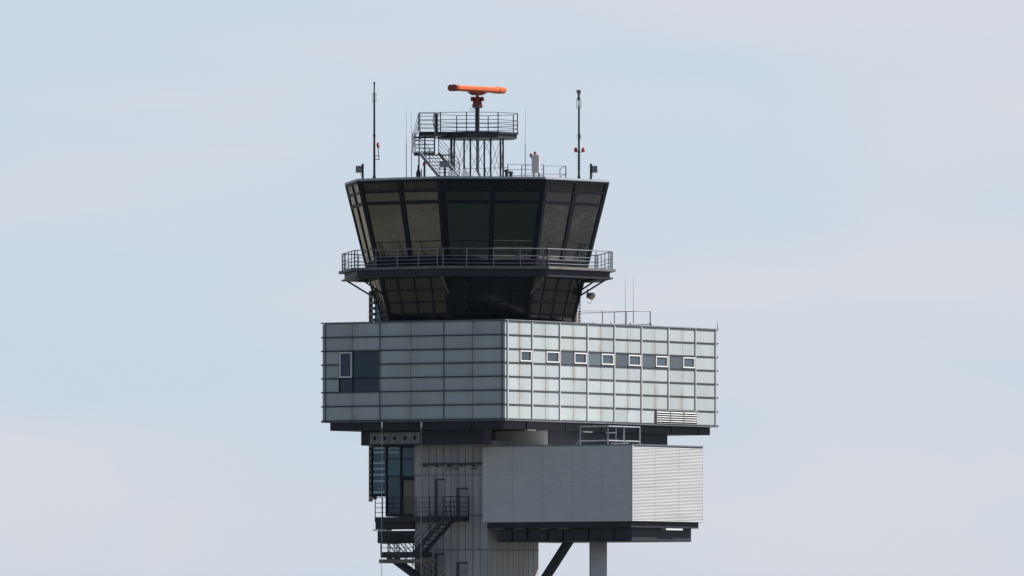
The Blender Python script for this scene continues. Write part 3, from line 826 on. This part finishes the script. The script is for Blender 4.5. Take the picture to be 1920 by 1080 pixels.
for px in (1079.5, 1093.5):
    q = MB(); q.tube(pl(px, 284.5, Y), pl(px, 280, Y), .11, .11, 12); q.tube(pl(px, 280, Y), pl(px + (1 if px > 1085 else -1) * .3, 276.5, Y), .10, .05, 12); q.build('red_lamp', 'red', MR, True)

# whip aerials
def whip(px, p0, pm, zb_, Y, label):
    b = yR(px, Y, zb_)
    o = thing('whip_aerial', b, label, 'aerial', 'thin whip aerials')
    q = MB(); q.tube(b, P(px, pm, Y), .026, .024, 6); q.build('lower_rod', 'lampgrey', o)
    q = MB(); q.tube(P(px, pm, Y), P(px, p0, Y), .016, .008, 6); q.build('upper_rod', 'galv', o)
whip(761.8, 206, 270, z_roof, 20, 'thin whip aerial standing nearest the single red lamp mast')
whip(771.5, 212, 282, z_roof, 40, 'thin whip aerial standing closest to the platform stair')
whip(985, 203, 270, z_roof, 60, 'thin whip aerial standing just beside the white roof cabinet')
whip(1172.5, 522, 585, ztop, 210, 'shorter whip aerial above the middle of the white storey guard rail')
whip(1187.5, 519, 580, ztop, 220, 'taller whip aerial above the outer end of the white storey guard rail')
Yc = (C + dr * (L2 - .15) + dl * .15).y / U
whip(1345.0, 601, 608, ztop, Yc, 'tiny spike aerial on the far roof corner of the panelled storey')

# floodlights
def flood(px, side, Y, pyt, pyb, label, hx=11, hy=13, pyc=317.5):
    b = yR(px, Y, z_roof); o = thing('floodlight', b, label, 'floodlight', 'grey floodlights on the cab roof')
    q = MB(); q.bar(b, P(px, pyt, Y), .14, .1); q.build('post', 'dark_steel', o)
    q = MB(); c = P(px + side * (hx / 2 + 2), pyc, Y)
    w, h_ = hx * U, hy * U
    q.hexa([c + Vector((x * w / 2, -.12, z * h_ / 2)) for x, z in ((-1, -1), (1, -1), (1, 1), (-1, 1))],
           [c + Vector((x * w * .32, .14, z * h_ * .3)) for x, z in ((-1, -1), (1, -1), (1, 1), (-1, 1))]); hd = q.build('housing', 'lampgrey', o)
    q = MB(); q.cbox(c + Vector((0, -.125, 0)), w * .86, .02, h_ * .8); q.build('lens', 'rail', hd)
    q = MB(); q.bar(P(px, pyc - 3, Y), c + Vector((0, 0, .05)), .06); q.bar(P(px + side * 3, pyc + 6, Y), P(px + side * 4, pyb, Y), .025); q.build('yoke', 'dark_steel', o)
flood(680, -1, -60, 307, 330, 'small grey floodlight on a post beside the single lamp mast')
flood(1108, 1, -75, 307, 331, 'small grey floodlight on a post beside the twin lamp mast', 10)
b = yR(834, -205, z_roof); fo = thing('floodlight', b, 'wide grey floodlight in front of the platform stair', 'floodlight', 'grey floodlights on the cab roof')
q = MB(); q.bar(b, P(834, 312, -205), .14, .1); q.build('post', 'dark_steel', fo)
q = MB(); c = P(833.5, 308, -205); q.hexa([c + Vector((x * .31, -.1, z * .2)) for x, z in ((-1, -1), (1, -1), (1, 1), (-1, 1))], [c + Vector((x * .2, .15, z * .14)) for x, z in ((-1, -1), (1, -1), (1, 1), (-1, 1))]); hd = q.build('housing', 'lampgrey', fo)
q = MB(); q.cbox(c + Vector((0, -.105, 0)), .54, .02, .32); q.build('lens', 'rail', hd)

# obstruction lamps by the stair, roof boxes, cabinet
def obst(px, pyl, Y, label, hgt=None):
    b = yR(px, Y, z_roof); o = thing('obstruction_lamp', b, label, 'warning lamp', 'red obstruction lamps on the cab roof')
    q = MB(); q.tube(b, P(px, pyl + 4, Y), .05); q.build('post', 'dark_steel', o)
    q = MB(); q.tube(P(px, pyl + 4, Y), P(px, pyl, Y), .09, .11, 12); q.tube(P(px, pyl, Y), P(px, pyl - 4, Y), .11, .04, 12); q.build('lens', 'red', o, True)
obst(795.5, 307, -150, 'red obstruction lamp on a post under the platform stair')
b = yR(784.5, -140, z_roof); o = thing('siren', b, 'black siren box with conduit left of the stair under its landing', 'siren')
q = MB(); q.tube(b, b + UP * .35, .14, .16, 12); q.tube(b + UP * .35, b + UP * .62, .16, .05, 12); q.build('horn', 'dark_steel', o)
q = MB(); q.tube(b + Vector((.2, 0, 0)), b + Vector((.2, 0, .6)), .03); q.tube(b + Vector((-.02, .05, .5)), b + Vector((-.02, .05, .85)), .04); q.build('conduit', 'dark_steel', o)

cb = yR(1005, -120, z_roof)
CBT = thing('equipment_cabinet', cb, 'white equipment cabinet on short legs at the roof railing', 'cabinet')
CN = Face(yR(1010.3, -130, 0), dl, nL); CN2 = Face(yR(1010.3, -130, 0), dr, nR)
q = MB(); z0, z1 = Z(324, -130), Z(291.5, -130); uw = CN.u(997); ud = CN2.u(1014)
q.box(CN.o + UP * z0, dl * uw, dr * ud, UP * (z1 - z0)); body = q.build('body', 'cabinet', CBT)
q = MB(); CN.box(q, .04, uw - .04, z0 + .05, z1 - .05, .001, .02); q.build('door', 'cabinet', CBT)
q = MB(); q.box(CN.o + UP * (z1 + .001) - dl * .02 - dr * .02, dl * (uw + .04), dr * (ud + .04), UP * .05); q.build('lid', 'white', CBT)
for u, v in ((.05, .05), (uw - .1, .05), (.05, ud - .1), (uw - .1, ud - .1)):
    q = MB(); q.bar(CN.o + dl * u + dr * v + UP * z_roof, CN.o + dl * u + dr * v + UP * z0, .06); q.build('leg', 'rail', CBT)
def small_lamp(px, py, label, Y=-110):
    b = P(px, py + 3.5, Y); o = thing('obstruction_lamp', b, label, 'warning lamp', 'red obstruction lamps on the cab roof')
    q = MB(); q.tube(b, b + UP * .13, .08, .10, 12); q.tube(b + UP * .13, b + UP * .25, .10, .04, 12); q.build('lens', 'red', o, True)
    q = MB(); q.bar(b - UP * .1, b, .05) ; q.bar(b - UP * .08, Vector((X(1003, Y), b.y, b.z - .08)), .04); q.build('bracket', 'rail', o)
small_lamp(995.8, 291, 'red obstruction lamp hung at the upper side edge of the white cabinet')
small_lamp(1003.5, 287.5, 'small red obstruction lamp sitting on top of the white cabinet')
# low dark units and vent hood behind the platform legs
for px, py, w, h_, Y, lab in ((950, 322, 8, 16, -160, 'squat black fan unit nearest the platform legs'), (958, 323.5, 8, 13, -150, 'squat black fan unit just behind the roof rail end')):
    b = yR(px, Y, z_roof); o = thing('roof_fan', b, lab, 'roof fan', 'black roof fan units')
    q = MB(); q.tube(b, b + UP * h_ * U * .7, w * U * .4, n=12); q.build('base', 'dark_steel', o)
    q = MB(); q.tube(b + UP * h_ * U * .7, b + UP * h_ * U, w * U * .62, w * U * .5, 14); q.build('cowl', 'dark_steel', o)
b = yR(871, -130, z_roof); o = thing('vent_hood', b, 'bright white sloping vent hood at the foot of the platform legs', 'vent')
q = MB(); q.hexa([b + Vector((-.08, -.3, 0)), b + Vector((.42, -.3, 0)), b + Vector((.42, .3, 0)), b + Vector((-.08, .3, 0))], [b + Vector((-.12, -.2, .62)), b + Vector((.08, -.2, .62)), b + Vector((.08, .2, .62)), b + Vector((-.12, .2, .62))]); q.build('hood', 'white', o)
q = MB(); q.cbox(b + Vector((.15, 0, .04)), .75, .75, .08); q.build('base', 'galv', o)
b = yR(850, -190, z_roof); o = tag_o = thing('vent_hood', b, 'low white rounded vent cover at the bottom of the platform stair', 'vent')
q = MB(); q.hexa([b + Vector((x, y, 0)) for x, y in ((-.35, -.25), (.35, -.25), (.35, .25), (-.35, .25))], [b + Vector((x, y, .42)) for x, y in ((-.3, -.2), (.0, -.2), (.0, .2), (-.3, .2))]); q.build('hood', 'white', o)
q = MB(); q.cbox(b + UP * .03, .8, .6, .06); q.build('base', 'galv', o)

# horn loudspeaker hanging under the gallery
Y = -55; b = P(1102, 548, Y)
LS = thing('loudspeaker', b, 'beige loudspeaker hanging from a brace under the gallery', 'loudspeaker')
q = MB(); q.bar(P(1102, 542, Y), P(1102, 559, Y), .07); q.bar(P(1099.5, 551, Y), P(1103, 551, Y), .12, .1); q.build('hanger', 'dark_steel', LS)
q = MB(); c = P(1107.5, 555, Y); dv = Vector((.75, -.6, -.1)).normalized(); q.tube(c - dv * .22, c + dv * .16, .17, .24, 16); q.tube(c + dv * .16, c + dv * .2, .24, .22, 16); q.build('horn', 'beige', LS)
q = MB()
for i in range(8):
    a0, a1 = R(200 + 20 * i), R(220 + 20 * i); cc_ = P(1105, 562, Y)
    q.tube(cc_ + Vector((.15 * math.cos(a0), 0, .25 * math.sin(a0))), cc_ + Vector((.15 * math.cos(a1), 0, .25 * math.sin(a1))), .014, n=5)
q.build('cable', 'galv', LS)

# facade guide cables
for px, lab in ((716, 'pale steel guide cable hanging past the glazed bay and the landings'), (790, 'pale steel guide cable hanging past the upper stair flight')):
    Y = -170; b = P(px, 803, Y); o = thing('guide_cable', b, lab, 'cable', 'guide cables under the panelled storey')
    b.z = zbot - .1
    q = MB(); q.tube(b, (b.x - .02, b.y, 0.5), .018, n=6); q.build('cable', 'cable', o)
    q = MB(); q.cbox(b - UP * .2, .1, .1, .35); q.build('anchor', 'white', o)

# thin summer haze over the whole airfield
m = bpy.data.materials.new('thin_haze'); m.use_nodes = True; n = m.node_tree; n.nodes.clear()
vo = n.nodes.new('ShaderNodeVolumePrincipled'); out = n.nodes.new('ShaderNodeOutputMaterial')
vo.inputs['Color'].default_value = (.62, .80, 1, 1); vo.inputs['Density'].default_value = HAZE; vo.inputs['Anisotropy'].default_value = .3
n.links.new(vo.outputs['Volume'], out.inputs['Volume']); M['haze'] = m
q = MB(); q.box((-9100, -9100, -2), (18200, 0, 0), (0, 18200, 0), (0, 0, 62)); o = q.build('haze', 'haze'); o['kind'] = 'stuff'

# ================================================================== CAMERA, SKY, SUN
cam = bpy.data.cameras.new('camera'); co = bpy.data.objects.new('camera', cam); COL.objects.link(co)
co.location = (CAMX, -DIST, CAMZ); co.rotation_euler = (math.pi / 2 + PITCH, 0, 0)
cam.sensor_width = 36; cam.lens = 36 * FOC / 1920; cam.clip_start = 1; cam.clip_end = 30000
SC.camera = co

SUN_AZ, SUN_EL = R(105), R(45)          # azimuth from -Y (towards the camera) turning to +X
sd = Vector((math.sin(SUN_AZ) * math.cos(SUN_EL), -math.cos(SUN_AZ) * math.cos(SUN_EL), math.sin(SUN_EL)))
sl = bpy.data.lights.new('sun', 'SUN'); so = bpy.data.objects.new('sun', sl); COL.objects.link(so)
sl.energy = 5.0; sl.angle = R(.5); sl.color = (1, .955, .90); so.rotation_euler = sd.to_track_quat('Z', 'Y').to_euler(); so.location = (0, 0, 120)

W = bpy.data.worlds.new('World'); SC.world = W; W.use_nodes = True
n = W.node_tree; bg = n.nodes['Background']
sky = n.nodes.new('ShaderNodeTexSky'); sky.sky_type = 'NISHITA'; sky.sun_disc = False
sky.sun_elevation = SUN_EL; sky.sun_rotation = math.atan2(sd.x, sd.y)
sky.altitude = 0; sky.air_density = 1.0; sky.dust_density = .6; sky.ozone_density = 2.0
tc = n.nodes.new('ShaderNodeTexCoord'); mp = n.nodes.new('ShaderNodeMapping'); mp.inputs['Scale'].default_value = (1, 1, 3.2); mp.inputs['Rotation'].default_value = (0, R(10), 0); mp.inputs['Location'].default_value = (.37, .23, .05)
ns = n.nodes.new('ShaderNodeTexNoise'); ns.inputs['Scale'].default_value = 21; ns.inputs['Detail'].default_value = 8; ns.inputs['Roughness'].default_value = .48; ns.inputs['Distortion'].default_value = .3
n.links.new(tc.outputs['Generated'], mp.inputs['Vector']); n.links.new(mp.outputs['Vector'], ns.inputs['Vector'])
cl = ramp(n, ns.outputs['Fac'], [(.34, 0.0), (.62, 1.0)])
# high thin cirrus near the horizon: a veil of paler, slightly warmer light over a hazy blue
veil = mixc(n, .85, sky.outputs['Color'], (9.35, 9.75, 10.95))
clear = mixc(n, .85, sky.outputs['Color'], (7.85, 9.4, 11.15))
hazy = mixc(n, cl, clear, veil)
sz = n.nodes.new('ShaderNodeSeparateXYZ'); n.links.new(tc.outputs['Generated'], sz.inputs[0])
low = ramp(n, sz.outputs['Z'], [(.07, 1.0), (.24, 0.0)])
n.links.new(mixc(n, low, sky.outputs['Color'], hazy), bg.inputs['Color'])
bg.inputs['Strength'].default_value = .0515

SC.view_settings.view_transform = 'Standard'; SC.view_settings.look = 'None'
SC.view_settings.exposure = .58; SC.view_settings.gamma = 1
